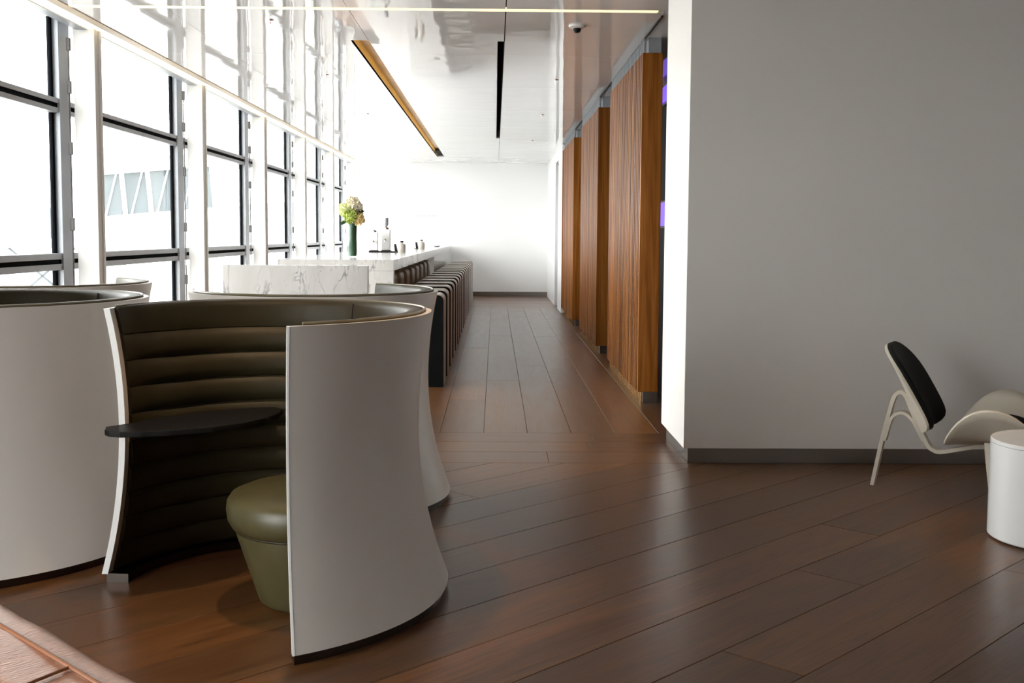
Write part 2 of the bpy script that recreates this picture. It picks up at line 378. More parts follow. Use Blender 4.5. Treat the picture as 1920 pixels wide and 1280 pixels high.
# ------------------------------------------------------------------ ceiling: lacquered panels with two slots and light lines
ceil = thing('ceiling', 'glossy white lacquered panel ceiling with long slots and warm light lines', 'ceiling', kind='structure')
SL1 = (-1.17, -1.03, 9.36, 23.1); SL2 = (0.018, 0.066, 9.35, 18.6)
ycuts = [-3.4, -1.0, 1.2, 3.5, 5.8, 8.03, 8.12, 10.07, 12.3, 14.55, 16.8, 19.05, 21.3, 23.55, 27.4]
xcols = [(-2.96, -2.30), (-2.30, -1.03), (-1.03, 0.066), (0.066, 1.183), (1.183, 1.80), (1.80, 4.2), (4.2, 6.55)]
g = 0.0035
for ci, (xa, xb) in enumerate(xcols):
    for ya, yb in zip(ycuts[:-1], ycuts[1:]):
        if (ya, yb) == (8.03, 8.12): continue
        if xa > 1.7 and ya > 7.5: continue
        a0, a1, b0, b1 = xa+g/2, xb-g/2, ya+g/2, yb-g/2
        if ci == 3: a0 += 0.004
        if ci == 1 or ci == 2:
            s = SL1 if ci == 1 else SL2
            lo, hi = max(b0, s[2]), min(b1, s[3])
            if lo < hi:
                poly = [(a0, b0)]
                if b0 < lo: poly += [(a1, b0), (a1, lo), (s[0], lo)]
                else: poly += [(s[0], b0)]
                if hi < b1: poly += [(s[0], hi), (a1, hi), (a1, b1)]
                else: poly += [(s[0], b1)]
                poly += [(a0, b1)]
            else: poly = rect(a0, a1, b0, b1)
        else: poly = rect(a0, a1, b0, b1)
        MB().prism(poly, H, H+0.02).obj('ceiling_panel', m_ceil, ceil)
boxo('ceiling_backing', -3.6, 6.62, -3.52, 27.6, H+0.20, H+0.26, m_void, ceil)
boxo('light_line', -2.96, 1.13, 8.045, 8.105, H-0.002, H+0.016, m_led, ceil)
# slot troughs
def trough(s, mat, depth, name, led=None):
    x0, x1, y0, y1 = s; t = 0.006; mb = MB()
    mb.box(x0-t, x0, y0, y1, H, H+depth); mb.box(x1, x1+t, y0, y1, H+0.001, H+depth); mb.box(x0-t, x1+t, y0, y1, H+depth, H+depth+t)
    o = mb.obj(name, mat, ceil)
    return o
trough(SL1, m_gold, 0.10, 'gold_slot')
boxo('slot_end', SL1[0], SL1[1], SL1[3]-0.9, SL1[3], H+0.05, H+0.06, m_void, ceil)
boxo('slot_light', SL1[1]-0.012, SL1[1]-0.001, SL1[2]+0.05, SL1[3]-1.0, H+0.075, H+0.095, emit('slot led', (1.0, 0.72, 0.30), 2.0), ceil)
trough(SL2, m_void, 0.12, 'dark_slot')
# shadow gap rails over the screens
boxo('shadow_gap', 1.172, 1.186, 8.2, 19.7, H-0.012, H-0.001, m_void, ceil)
# cove along the windows
cove = thing('trim_1', 'warm lit cove running along the top of the window wall', 'trim', kind='structure')
boxo('fascia', -3.03, -2.955, -3.4, 27.4, H-0.006, H+0.10, m_beige, cove)
boxo('cove_top', -3.5, -2.955, -3.4, 27.4, H+0.10, H+0.12, m_col, cove)
boxo('cove_light', -3.17, -3.031, -3.4, 27.4, H+0.010, H+0.03, m_ledw, cove)
boxo('rail', -3.26, -3.175, -3.4, 27.4, H+0.004, H+0.10, m_alu, cove)

# ------------------------------------------------------------------ window wall
GX = -3.42
for i, y in enumerate(YK):
    if i < 2: continue
    c = thing('column', 'slim white window column, %s' % ['behind the camera', 'out of view beside the camera', 'just out of view on the left', 'nearest one in view at the left edge', 'second one along the windows', 'third one along the windows', 'fourth one along the windows', 'fifth one along the windows', 'last one by the far wall'][i], 'column', (0, y, 0), group='white window columns', kind='structure')
    boxo('column_body', -3.285, XW, 0.0, 0.085, 0, H+0.1, m_col, c, bevel=0.003)
    boxo('column_edge', XW-0.03, XW+0.012, 0.085, 0.125, 0, H+0.1, m_col, c, bevel=0.002)
for n in [0]+list(range(2, len(YK)-1)):  # the bay beside the camera is unseen, added to brighten the foreground
    y0, y1 = YK[n]+0.12, YK[n+1]+0.12
    w = thing('window_%d' % (n+1), 'floor to ceiling window bay with grey mullion, %s' % ('added beside the camera, out of view, to light the foreground' if n == 0 else '%s one from the left edge of the picture' % ['', '', 'first', 'second', 'third', 'fourth', 'fifth', 'sixth', 'seventh'][n]), 'window', (0, y0, 0), kind='structure')
    L = y1-y0
    boxo('mullion', GX-0.02, GX+0.06, L-0.22, L, 0, H+0.08, m_alu, w, bevel=0.003)
    boxo('gasket', GX-0.015, GX+0.012, L-0.262, L-0.221, 0, H+0.08, m_gasket, w)
    for z, hh in ((2.32, 0.055), (1.12, 0.065)):
        boxo('transom', GX-0.02, GX+0.05, 0, L-0.22, z+0.018, z+hh, m_alu, w, bevel=0.002)
        boxo('transom', GX-0.02, GX+0.05, 0, L-0.22, z-hh, z-0.018, m_alu, w, bevel=0.002)
        boxo('gasket', GX-0.02, GX+0.04, 0, L-0.05, z-0.0179, z+0.0179, m_gasket, w)
    for z0, z1 in ((0.06, 1.055), (1.185, 2.265), (2.375, H+0.08)):
        boxo('pane', GX+0.0, GX+0.006, 0, L-0.262, z0, z1, m_glass, w)
    boxo('sill', GX-0.02, GX+0.05, 0, L-0.22, 0, 0.06, m_alu, w)
    rod = MB().tube([(-3.315, L-0.135, 0.05), (-3.315, L-0.135, H-0.10)], 0.006, 6).obj('blind_rod', m_clip, w)
    for z in (2.80, 2.47, 2.0, 1.41, 0.85):
        boxo('rod_clip', -3.330, -3.300, L-0.150, L-0.120, z-0.05, z+0.05, m_clip, w, bevel=0.006)

# ------------------------------------------------------------------ outside: apron, boarding bridge
ap = MB().box(-160, -3.6, -80, 200, -4.4, -4.3).obj('ground', m_conc); tag(ap, 'pale concrete airport apron outside the windows', 'ground', kind='structure')
br = thing('boarding_bridge', 'pale glazed boarding bridge with diagonal braces outside the windows', 'bridge', (-18.95, 55.0, 2.1))
br.rotation_euler = (0, -0.085, 0)
boxo('floor_beam', -0.2, 9.0, 0, 3, -1.75, -0.001, m_bridge, br); boxo('roof', -0.2, 9.0, -0.1, 3.1, 1.951, 2.6, m_bridge, br)
for k in range(5):
    x = k*1.24
    boxo('post', x-0.09, x+0.09, -0.06, 0.25, 0, 1.95, m_bridge, br)
    if k == 4: boxo('pane', x+0.09, x+0.45, 0.1, 0.14, 0, 1.95, m_bglass, br)
    else:
        boxo('pane', x+0.09, x+1.15, 0.1, 0.14, 0, 1.95, m_bglass, br)
        MB().prism_y([(x+0.25, 0.0), (x+0.32, 0.0), (x+1.02, 1.95), (x+0.95, 1.95)], -0.02, 0.08).obj('brace', m_bridge, br)
boxo('leg', 4.5, 5.0, 1.2, 1.8, -6.9, -1.75, m_bridge, br)
tr = thing('catering_truck', 'pale high-lift service truck with a blue door on the apron', 'truck', (-29.5, 75.0, -4.3), 0.2)
boxo('chassis', -2.5, 4.0, -1.1, 1.1, 0.5, 1.0, m_bridge, tr); boxo('cab', -4.2, -2.6, -1.1, 1.1, 0.5, 2.6, m_bridge, tr, bevel=0.1)
boxo('lifted_body', -2.4, 2.2, -1.1, 1.1, 4.6, 7.6, m_bridge, tr, bevel=0.04); boxo('door_panel', 0.6, 1.1, -1.14, -1.1, 5.2, 7.2, m_bglass, tr)
for sx in (-1, 1): MB().prism_y([(-2.0*sx-0.1, 1.0), (-2.0*sx+0.1, 1.0), (2.0*sx+0.1, 4.6), (2.0*sx-0.1, 4.6)], -0.9, -0.75).obj('lift_arm', m_bglass, tr)
for wx in (-3.4, 2.8):
    for wy in (-1.0, 1.0): MB().tube([(wx, wy-0.15, 0.5), (wx, wy+0.15, 0.5)], 0.5, 14).obj('wheel', m_black, tr)
boxo('beacon_bar', -3.9, -3.0, -0.7, 0.7, 2.6, 2.75, m_yel, tr)

# ------------------------------------------------------------------ seating pods
ZR = 1.062
TH0, TH1 = math.radians(-73.5), math.radians(176.0)
def rim_r(th):
    t = max(0.0, -math.degrees(th))/73.5
    return 0.622+0.165*t**1.6
def shell_r(th, z):
    d = math.degrees(th)
    fl = 0.065-0.035*smooth01((d-60)/110)
    k = 0.256 if z > 0.62 else (0.05+fl)/(0.585**2)
    return rim_r(th)-0.05+k*(z-0.62)**2
NT = 72
THS = [TH0+(TH1-TH0)*i/NT for i in range(NT+1)]
def taper(th):
    a = (th-TH0)*0.65; b = (TH1-th)*0.6
    return smooth01(min(a, b)/0.34)
def pol(th, r, z, mir): 
    a = math.radians(1.5)-th if mir else th
    return (r*math.cos(a), r*math.sin(a), z)
POD = {}
def pod_meshes(mir):
    if mir in POD: return POD[mir]
    out = []
    TS = 0.022; zs = [0.035+(ZR-0.035)*j/16 for j in range(17)]
    rows = []
    for th in THS:
        o = [pol(th, shell_r(th, z), z, mir) for z in zs]; i_ = [pol(th, shell_r(th, z)-TS, z, mir) for z in reversed(zs)]
        rows.append(o+i_)
    me = MB().grid(rows, close_v=True).mesh('shell', smooth=True); me.materials.append(m_shell); out.append(('shell', me))
    # bright end edges and rim line
    for name, th in (('end_edge', TH0), ('end_edge', TH1)):
        s = -1 if th == TH0 else 1
        r2 = []
        for z in zs:
            ra = shell_r(th, z); ri = ra-TS
            r2.append([pol(th, ra+0.001, z, mir), pol(th+s*0.009, ra+0.001, z, mir), pol(th+s*0.009, ri-0.001, z, mir), pol(th, ri-0.001, z, mir)])
        me = MB().grid(r2, close_v=True).mesh('end_edge', smooth=True); me.materials.append(m_edge); out.append((name, me))
    # channelled leather bands
    NB = 10; zb = [0.04+(ZR-0.04)*k/NB for k in range(NB+1)]
    for k in range(NB):
        rows = []; top = k == NB-1
        for th in THS[1:-1]:
            tp = taper(th); T = 0.012+0.048*tp; bl = 0.006+0.016*tp; r_ = []
            z0, z1 = zb[k]+0.001, zb[k+1]-0.001
            n = 6
            for j in range(n+1):
                u = j/n; z = z0+(z1-z0)*u
                if top:
                    e = math.sin(u*PI/2)**0.6; rin = shell_r(th, z)-TS-T-bl*e*0.55
                    r_.append(pol(th, rin, z-0.004*(u > 0.99), mir))
                else:
                    e = max(0.0, math.sin(u*PI))**0.55; r_.append(pol(th, shell_r(th, z)-TS-T+0.004-bl*e, z, mir))
            if top:
                rt = shell_r(th, z1)-TS
                for q, dz in ((0.85, 0.006), (0.6, 0.010), (0.3, 0.009), (0.05, 0.003)):
                    r_.append(pol(th, rt-(T+bl*0.55)*q, z1+dz*(0.4+0.6*tp), mir))
            r_.append(pol(th, shell_r(th, z1)-TS-0.0005, z1, mir)); r_.append(pol(th, shell_r(th, z0)-TS-0.0005, z0, mir))
            rows.append(r_)
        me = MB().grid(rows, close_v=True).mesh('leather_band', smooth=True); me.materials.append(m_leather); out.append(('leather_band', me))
    pts = [pol(th, shell_r(th, ZR)-TS-0.004, ZR+0.006, mir) for th in THS[1:-1]]
    me = MB().tube(pts, 0.005, 6).mesh('piping', smooth=True); me.materials.append(m_pipe); out.append(('piping', me))
    th = math.radians(59)
    pts = [pol(th, shell_r(th, z)-TS-0.060-0.0225*0.55*math.sin((z-zb[-2])/(zb[-1]-zb[-2])*PI/2)**0.6, z, mir) for z in [zb[-2]+0.012+0.088*j/6 for j in range(7)]]
    me = MB().tube(pts, 0.003, 5).mesh('seam', smooth=True); me.materials.append(m_black); out.append(('seam', me))
    # steel plinth
    rows = []
    for th in THS:
        ra = shell_r(th, 0.035)-0.016
        rows.append([pol(th, ra, 0, mir), pol(th, ra, 0.036, mir), pol(th, ra-0.085, 0.036, mir), pol(th, ra-0.085, 0, mir)])
    me = MB().grid(rows, close_v=True).mesh('plinth', smooth=True); me.materials.append(m_steeld); out.append(('plinth', me))
    # dark tray
    c = (-0.86, 4.28)
    tip = [(-1.448, 4.215), (-1.442, 4.185), (-1.415, 4.15), (-1.37, 4.135), (-1.30, 4.145), (-1.20, 4.175), (-1.06, 4.255), (-0.96, 4.36), (-0.90, 4.48), (-0.875, 4.60), (-0.88, 4.70)]
    poly = [(x-c[0], y-c[1]) for x, y in tip]
    for dg in (100, 115, 130, 145, 158, 166, 172):
        a = math.radians(dg); poly.append((0.522*math.cos(a), 0.522*math.sin(a)))
    poly.append((-0.60, -0.03))
    if mir:
        q = []
        for x, y in poly:
            a = math.radians(1.5)-math.atan2(y, x); r = math.hypot(x, y); q.append((r*math.cos(a), r*math.sin(a)))
        poly = q[::-1]
    me = MB().prism(poly, 0.60, 0.622).mesh('tray', bevel=0.004); me.materials.append(m_black); out.append(('tray', me))
    POD[mir] = out; return out
def pod(label, c, mir):
    t = thing('seating_pod', label, 'seating pod', (c[0], c[1], 0), group='white seating pods')
    for nme, me in pod_meshes(mir): inst(nme, me, t)
    return t
pod('white curved seating pod nearest the camera, open to the left, olive channelled leather inside', (-0.86, 4.28), False)
pod('white curved seating pod directly behind the nearest one, its open side facing the windows', (-0.912, 5.775), True)
pod('white curved seating pod at the left edge of the picture, nearer of the two there', (-2.17, 5.01), False)
pod('white curved seating pod at the left edge of the picture, farther one by the windows', (-2.60, 6.44), True)
# pouf
def pouf(label, c, s=1.0):
    t = thing('pouf', label, 'pouf', (c[0], c[1], 0))
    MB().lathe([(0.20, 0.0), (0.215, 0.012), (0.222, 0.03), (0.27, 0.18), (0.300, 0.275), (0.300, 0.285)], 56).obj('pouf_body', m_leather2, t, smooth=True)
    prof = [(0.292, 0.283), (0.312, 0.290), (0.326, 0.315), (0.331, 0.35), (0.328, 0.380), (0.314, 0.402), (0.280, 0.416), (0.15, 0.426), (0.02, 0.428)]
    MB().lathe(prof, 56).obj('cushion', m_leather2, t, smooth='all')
    pts = [(0.3015*math.cos(2*PI*k/56), 0.3015*math.sin(2*PI*k/56), 0.283) for k in range(56)]
    MB().tube(pts, 0.005, 6, closed=True).obj('piping', m_leather, t, smooth='all')
    MB().lathe([(0.19, 0.0), (0.19, 0.006)], 40).obj('foot_ring', m_black, t)
    return t
pouf('round olive leather pouf inside the nearest seating pod', (-0.65, 4.15))

# ------------------------------------------------------------------ marble divider, bar
dv = thing('marble_divider', 'low white marble slab with grey veins standing between the pods and the bar', 'divider', (0, 8.64, 0))
boxo('slab', -2.06, -0.965, 0, 0.10, 0, 1.11, m_marble, dv, bevel=0.003)
boxo('base_strip', -2.04, -0.985, -0.004, 0.104, 0, 0.03, m_steel, dv)
bar = thing('bar_counter', 'long white marble bar counter with a waterfall end along the corridor', 'bar', (0, 10.65, 0))
boxo('counter_top', -2.03, -0.947, 0, 14.25, 1.005, 1.11, m_marble, bar, bevel=0.003)
boxo('end_panel', -2.03, -0.947, 0, 0.10, 0, 1.0045, m_marble, bar, bevel=0.003)
boxo('base_block', -2.03, -0.955, 7.2, 14.2, 0, 1.0045, m_marble, bar, bevel=0.003)
boxo('kick_strip', -2.0, -0.952, 7.19, 14.2, 0, 0.06, m_steel, bar)

# bar stools
def stool_meshes(mat_body, mat_band, h=0.82):
    w, l = 0.45, 0.43; r = 0.06; t = 0.032
    def path(off):
        p = [(-w+off, 0.0)]
        rr = r-off
        for k in range(7):
            a = PI-k*PI/12; p.append((-w+r+rr*math.cos(a), h-r+rr*math.sin(a)))
        for k in range(7):
            a = PI/2-k*PI/12; p.append((-r+rr*math.cos(a), h-r+rr*math.sin(a)))
        p.append((-off, 0.0)); return p
    o_, i_ = path(0.0), path(t)
    band = MB(); rows = []
    for a, b in zip(o_, i_): rows.append([(a[0], 0.0165, a[1]), (a[0], l-0.0165, a[1]), (b[0], l-0.0165, b[1]), (b[0], 0.0165, b[1])])
    me1 = band.grid(rows, close_v=True).mesh('upholstery_band', smooth=True); me1.materials.append(mat_band)
    body = MB().prism_y([(x, z) for x, z in path(0.004)], -0.014, 0.016).mesh('side_panel'); me2 = body; me2.materials.append(mat_body)
    me3 = MB().prism_y([(x, z) for x, z in path(0.004)], l-0.016, l+0.014).mesh('side_panel'); me3.materials.append(mat_body)
    core = MB().prism_y([(x, z) for x, z in path(t+0.001)], 0.017, l-0.017).mesh('stool_core'); core.materials.append(mat_body)
    return [('upholstery_band', me1), ('side_panel', me2), ('side_panel', me3), ('stool_core', core)]
ORD = ['first', 'second', 'third', 'fourth', 'fifth', 'sixth', 'seventh', 'eighth', 'ninth', 'tenth', 'eleventh', 'twelfth', 'thirteenth', 'fourteenth', 'fifteenth', 'sixteenth', 'seventeenth']
sm = stool_meshes(m_blackfab, m_cream)
for k in range(17):
    t = thing('bar_stool', 'cream and black block bar stool on the corridor side, %s from the near end' % ORD[k], 'bar stool', (-0.448, 10.03+0.802*k, 0), group='bar stools along the corridor')
    for nme, me in sm: inst(nme, me, t)
sm2 = stool_meshes(m_brown, m_brown, 0.965)
for k in range(8):
    t = thing('bar_stool', 'brown leather block seat tucked under the bar counter, %s from the near end' % ORD[k], 'bar stool', (-0.975, 11.0+0.82*k, 0), group='brown seats under the bar')
    for nme, me in sm2: inst(nme, me, t)

# ------------------------------------------------------------------ timber screens
FIN = MB().box(0, 0.165, 0, 0.040, 0.09, 2.79).mesh('slat', bevel=0.003, bsegs=1); FIN.materials.append(m_slat)
STUB = MB().box(0.012, 0.034, 0.012, 0.034, 2.79, H).mesh('hanger'); STUB.materials.append(m_alu)
PIN = MB().lathe([(0.006, 0.0), (0.006, 0.05), (0.005, 0.09)], 10, (0.03, 0.020)).mesh('pin', smooth=True); PIN.materials.append(m_brass)
def screen(y0, n, which):
    t = thing('slatted_screen', 'tall brown timber slat screen beside the corridor, %s' % which, 'screen', (XR, y0, 0), group='timber slat screens')
    for k in range(n):
        y = 0.098*k
        inst('slat', FIN, t, (0, y, 0)); inst('hanger', STUB, t, (0, y, 0)); inst('pin', PIN, t, (0, y, 0))
    L = 0.098*(n-1)+0.040
    boxo('backing', 0.10, 0.15, 0.0405, L-0.01, 0.10, 2.78, m_slatb, t)
    boxo('top_rail', 0.05, 0.150, 0.01, L, 2.7905, H, m_alu, t)
    boxo('plinth', 0.05, 0.165, 0.01, L, 0.0, 0.0895, m_steel, t)
screen(9.10, 26, 'nearest the white wall end')
screen(12.95, 26, 'second from the white wall end')
screen(16.92, 26, 'third from the white wall end')
for (ya, yb, za, zb, lab) in ((11.35, 11.85, 1.45, 1.69, 'lower'), (11.35, 11.85, 2.70, 2.86, 'upper')):
    d = thing('display_panel', 'small purple glowing display behind the nearest timber screen, %s of two' % lab, 'display', (1.70, ya, za))
    boxo('display_frame', 0.02, 0.05, -0.02, yb-ya+0.02, -0.02, zb-za+0.02, m_black, d); boxo('display_face', 0.008, 0.02, 0, yb-ya, 0, zb-za, m_purple, d)

# ------------------------------------------------------------------ three legged shell chair
ch = thing('shell_chair', 'ivory three-legged plywood shell chair with black pads by the white wall', 'chair', (2.105, 6.11, 0), math.radians(-29.5))
def strip(name, pts, hw, th, mat, v0=0.0, parent=ch):
    """bent plywood strip: centre line in (u, z), half width hw along v"""
    n = len(pts); rows = []
    for i, (u, z) in enumerate(pts):
        a = pts[max(0, i-1)]; b = pts[min(n-1, i+1)]; du, dz = b[0]-a[0], b[1]-a[1]; l = math.hypot(du, dz); nu, nz = -dz/l, du/l
        w = hw[i] if isinstance(hw, list) else hw; h2 = th/2; v = v0[i] if isinstance(v0, list) else v0
        rows.append([(u+nu*h2, v-w, z+nz*h2), (u+nu*h2, v+w, z+nz*h2), (u-nu*h2, v+w, z-nz*h2), (u-nu*h2, v-w, z-nz*h2)])
    return MB().grid(rows, close_v=True).obj(name, mat, parent, smooth=True)
def spline(pts, n=8):
    out = []
    P = [pts[0]]+list(pts)+[pts[-1]]
    for i in range(1, len(P)-2):
        for k in range(n):
            t = k/n; a, b, c, d = P[i-1], P[i], P[i+1], P[i+2]
            out.append(tuple(0.5*((2*b[j])+(-a[j]+c[j])*t+(2*a[j]-5*b[j]+4*c[j]-d[j])*t*t+(-a[j]+3*b[j]-3*c[j]+d[j])*t**3) for j in range(len(b))))
    out.append(tuple(pts[-1])); return out
strip('rear_leg', spline([(-0.025, 0.0), (0.01, 0.20), (0.045, 0.37), (0.070, 0.475), (0.088, 0.510), (0.112, 0.520), (0.136, 0.500), (0.165, 0.435), (0.205, 0.345), (0.255, 0.248), (0.285, 0.222), (0.325, 0.216), (0.42, 0.240), (0.53, 0.268), (0.66, 0.285)]), 0.032, 0.020, m_ivory)
strip('brace', spline([(0.032, 0.25), (0.058, 0.355), (0.078, 0.392), (0.108, 0.408), (0.138, 0.404), (0.165, 0.383), (0.19, 0.348), (0.232, 0.268)]), 0.032, 0.016, m_ivory)
# back shell
def back_grid(front, wscale, uoff):
    rows = []; n, m = 20, 14
    for i in range(n+1):
        s = 0.5-0.5*math.cos(PI*i/n)
        cv = 0.45+1.25*s; u = 0.055+0.27*s-cv*0.0576+0.010*math.sin(PI*s); z = 0.775-0.455*s
        # rounded outline
        e = abs(2*s-1)
        w = 0.245*(1-e**(3.6 if s < 0.5 else 7.0))**0.5*wscale if e < 1 else 0.0
        w = max(w, 0.012)
        rows.append([(u+cv*v*v+uoff[0], v, z+0.16*v*v*0+uoff[1]) for v in [w*(2*j/m-1) for j in range(m+1)]])
    return rows
def sheet(name, rows, th, mat, parent):
    o = MB().grid(rows).obj(name, mat, parent, smooth='all', fix=False)
    md = o.modifiers.new('thickness', 'SOLIDIFY'); md.thickness = th; md.offset = 0
    md2 = o.modifiers.new('round', 'BEVEL'); md2.width = th*0.3; md2.segments = 2
    return o
bk = sheet('backrest', back_grid(0, 1.0, (0, 0)), 0.016, m_ivory, ch)
pd = sheet('back_pad', back_grid(1, 0.975, (0.018, 0.010)), 0.026, m_blackleather, bk)
MB().lathe([(0.006, -0.004), (0.007, 0.004)], 10, (0.2, -0.05)).obj('screw', m_black, ch).location = (0.02, -0.02, 0.40)
# seat
def seat_grid(su, sv, dz):
    rows = []; n, m = 10, 40
    for i in range(n+1):
        rho = max(0.02, i/n); r_ = []
        for j in range(m):
            a = 2*PI*j/m; cu, sv_ = math.cos(a), math.sin(a)
            k = (abs(cu)**2.3+abs(sv_)**2.3)**(-1/2.3)
            u = 0.595+0.25*su*rho*k*cu; v = 0.44*sv*rho*k*sv_
            z = 0.287+1.16*v*v+0.05*(u-0.595)-0.55*(u-0.595)**2*(0.2+2.0*abs(v))
            r_.append((u, v, z+dz))
        rows.append(r_)
    return rows
def sheet2(name, rows, th, mat, parent):
    mb = MB().grid([r+[r[0]] for r in rows]); o = mb.obj(name, mat, parent, smooth='all', fix=False)
    md0 = o.modifiers.new('weld', 'WELD'); md0.merge_threshold = 0.0005
    md = o.modifiers.new('thickness', 'SOLIDIFY'); md.thickness = th; md.offset = 0
    return o
st = sheet2('seat', seat_grid(1, 1, 0), 0.015, m_ivory, ch)
sheet2('seat_pad', seat_grid(0.93, 0.62, 0.020), 0.024, m_blackleather, st)
for s in (-1, 1):
    pts = [(0.565, 0.315), (0.58, 0.22), (0.60, 0.11), (0.625, 0.0)]; wid = [0.050, 0.040, 0.028, 0.016]
    rows = []
    for (u, z), w in zip(pts, wid):
        v = s*(0.20+0.12*(1-z/0.315)); rows.append([(u-0.012, v-0.008, z), (u-0.012+2*w, v-0.008, z), (u-0.012+2*w, v+0.008, z), (u-0.012, v+0.008, z)])
    MB().grid(rows, close_v=True).obj('front_leg', m_ivory, ch, smooth=True)

# ------------------------------------------------------------------ round white side table
tb = thing('side_table', 'round white drum side table in front of the shell chair', 'side table', (2.545, 4.985, 0))
MB().lathe([(0.294, 0.006), (0.30, 0.012), (0.30, 0.432)], 64).obj('drum', m_table, tb, smooth=True)
MB().lathe([(0.297, 0.4325), (0.300, 0.434), (0.300, 0.446), (0.296, 0.450), (0.02, 0.450)], 64).obj('table_top', m_table, tb, smooth=True)
MB().lathe([(0.285, 0.0), (0.285, 0.006)], 48).obj('foot_ring', m_black, tb)

# ------------------------------------------------------------------ tan leather armchair (bottom left corner)
ac = thing('armchair', 'tan leather armchair with piped seams in the bottom left corner', 'armchair', (-0.79, 2.05, 0), math.radians(-45))
# local x runs along the arm (towards lower right), local y away from the floor gap (towards upper right)
def cushion(name, x0, x1, y0, y1, z0, z1, r, parent, mat=m_tan, wob=0.007):
    mb = MB().box(x0, x1, y0, y1, z0, z1); me = mb.mesh(name, bevel=r, bsegs=6)
    bm = bmesh.new(); bm.from_mesh(me); bmesh.ops.subdivide_edges(bm, edges=[e for e in bm.edges if e.calc_length() > 0.12], cuts=14, use_grid_fill=True)
    for v in bm.verts:
        v.co += v.normal*wob*mnoise.noise(Vector((v.co.x*22, v.co.y*5, v.co.z*6)))
    bm.to_mesh(me); bm.free()
    for p in me.polygons: p.use_smooth = True
    me.materials.append(mat); return link(bpy.data.objects.new(name, me), parent)
cushion('arm', -0.75, 0.75, -0.20, 0.0, 0.06, 0.62, 0.045, ac)
cushion('arm', -0.75, 0.75, -0.98, -0.78, 0.06, 0.62, 0.045, ac)
cushion('seat_cushion', -0.50, 0.75, -0.775, -0.205, 0.22, 0.44, 0.04, ac)
cushion('backrest', -0.78, -0.52, -0.775, -0.205, 0.06, 0.80, 0.05, ac)
MB().tube([(-0.74, -0.072, 0.6215), (0.74, -0.072, 0.6215)], 0.004, 8).obj('piping', m_tanp, ac, smooth=True)
MB().tube([(0.184, -0.072, 0.6215), (0.215, -0.19, 0.6205)], 0.003, 8).obj('seam', m_tanp, ac, smooth=True)
for lx in (-0.68, 0.68):
    for ly in (-0.90, -0.08): MB().lathe([(0.02, 0.0), (0.025, 0.07)], 14, (lx, ly)).obj('leg', m_steel, ac, smooth=True)

# ------------------------------------------------------------------ things on the bar
def vase_of_flowers():
    t = thing('flower_vase', 'tall glass vase of cream roses and green hydrangeas on the bar', 'vase', (-1.475, 11.75, 1.11))
    MB().lathe([(0.058, 0.0), (0.060, 0.33), (0.057, 0.33), (0.055, 0.012), (0.001, 0.012)], 32, closed=False).obj('vase', m_vglass, t, smooth=True)
    MB().lathe([(0.036, 0.013), (0.042, 0.05), (0.040, 0.20), (0.043, 0.345), (0.02, 0.35)], 24, (0.012, 0)).obj('leaf_wrap', m_leafw, t, smooth=True)
    def bloom(c, r, mat, n, ps, seed):
        rnd = random.Random(seed); mb = MB()
        for k in range(n):
            zf = 1-2*(k+0.5)/n; a = k*2.39996; rr = math.sqrt(1-zf*zf)
            d = Vector((rr*math.cos(a), rr*math.sin(a), zf)); p = Vector(c)+d*r*rnd.uniform(0.82, 1.0)
            x = d.cross(Vector((0.3, 0.2, 0.9))).normalized(); y = d.cross(x)
            an = rnd.uniform(0, PI); x, y = x*math.cos(an)+y*math.sin(an), y*math.cos(an)-x*math.sin(an)
            s = ps*rnd.uniform(0.7, 1.2); tip = d*s*0.45
            mb.add([p-d*r*0.25, p+x*s+tip*0.4, p+tip+(x+y)*s*0.4, p+y*s+tip*0.4], [(0, 1, 2, 3)])
            mb.add([p-d*r*0.25, p-x*s+tip*0.4, p+tip-(x+y)*s*0.4, p-y*s+tip*0.4], [(0, 1, 2, 3)])
        core = bmesh.new(); bmesh.ops.create_icosphere(core, subdivisions=2, radius=r*0.78)
        core.verts.ensure_lookup_table(); mb.add([v.co+Vector(c) for v in core.verts], [tuple(v.index for v in f.verts) for f in core.faces]); core.free()
        mb.obj('bloom', mat, t, fix=False)
    bloom((0.015, 0.0, 0.545), 0.072, m_rose, 70, 0.032, 1); bloom((0.055, 0.02, 0.51), 0.052, m_rose, 60, 0.028, 2)
    bloom((-0.065, -0.01, 0.485), 0.072, m_hydp, 90, 0.020, 3); bloom((0.0, -0.05, 0.415), 0.075, m_hyd, 110, 0.018, 4)
    bloom((0.078, -0.03, 0.385), 0.062, m_peach, 90, 0.018, 5); bloom((0.06, 0.05, 0.43), 0.06, m_hydp, 80, 0.018, 6)
    for k, (x, y, z, a) in enumerate(((-0.075, -0.03, 0.345, PI), (-0.05, -0.045, 0.36, PI*1.2), (0.05, -0.045, 0.36, -0.3), (0.085, 0.0, 0.47, 0.1))):
        d = Vector((math.cos(a), math.sin(a)*0.4, 0.25)); n_ = Vector((0, -0.6, 0.5)).cross(d).normalized()*0.024; p = Vector((x, y, z))
        pts = [p-d*0.02, p+d*0.02+n_, p+d*0.055+Vector((0, 0, -0.012)), p+d*0.02-n_]
        MB().add([q+Vector((0, 0.001, 0)) for q in pts]+[q-Vector((0, 0.001, 0)) for q in pts], [(0, 1, 2, 3), (7, 6, 5, 4), (0, 4, 5, 1), (1, 5, 6, 2), (2, 6, 7, 3), (3, 7, 4, 0)]).obj('leaf', m_leaf, t)
vase_of_flowers()
Z = 1.11
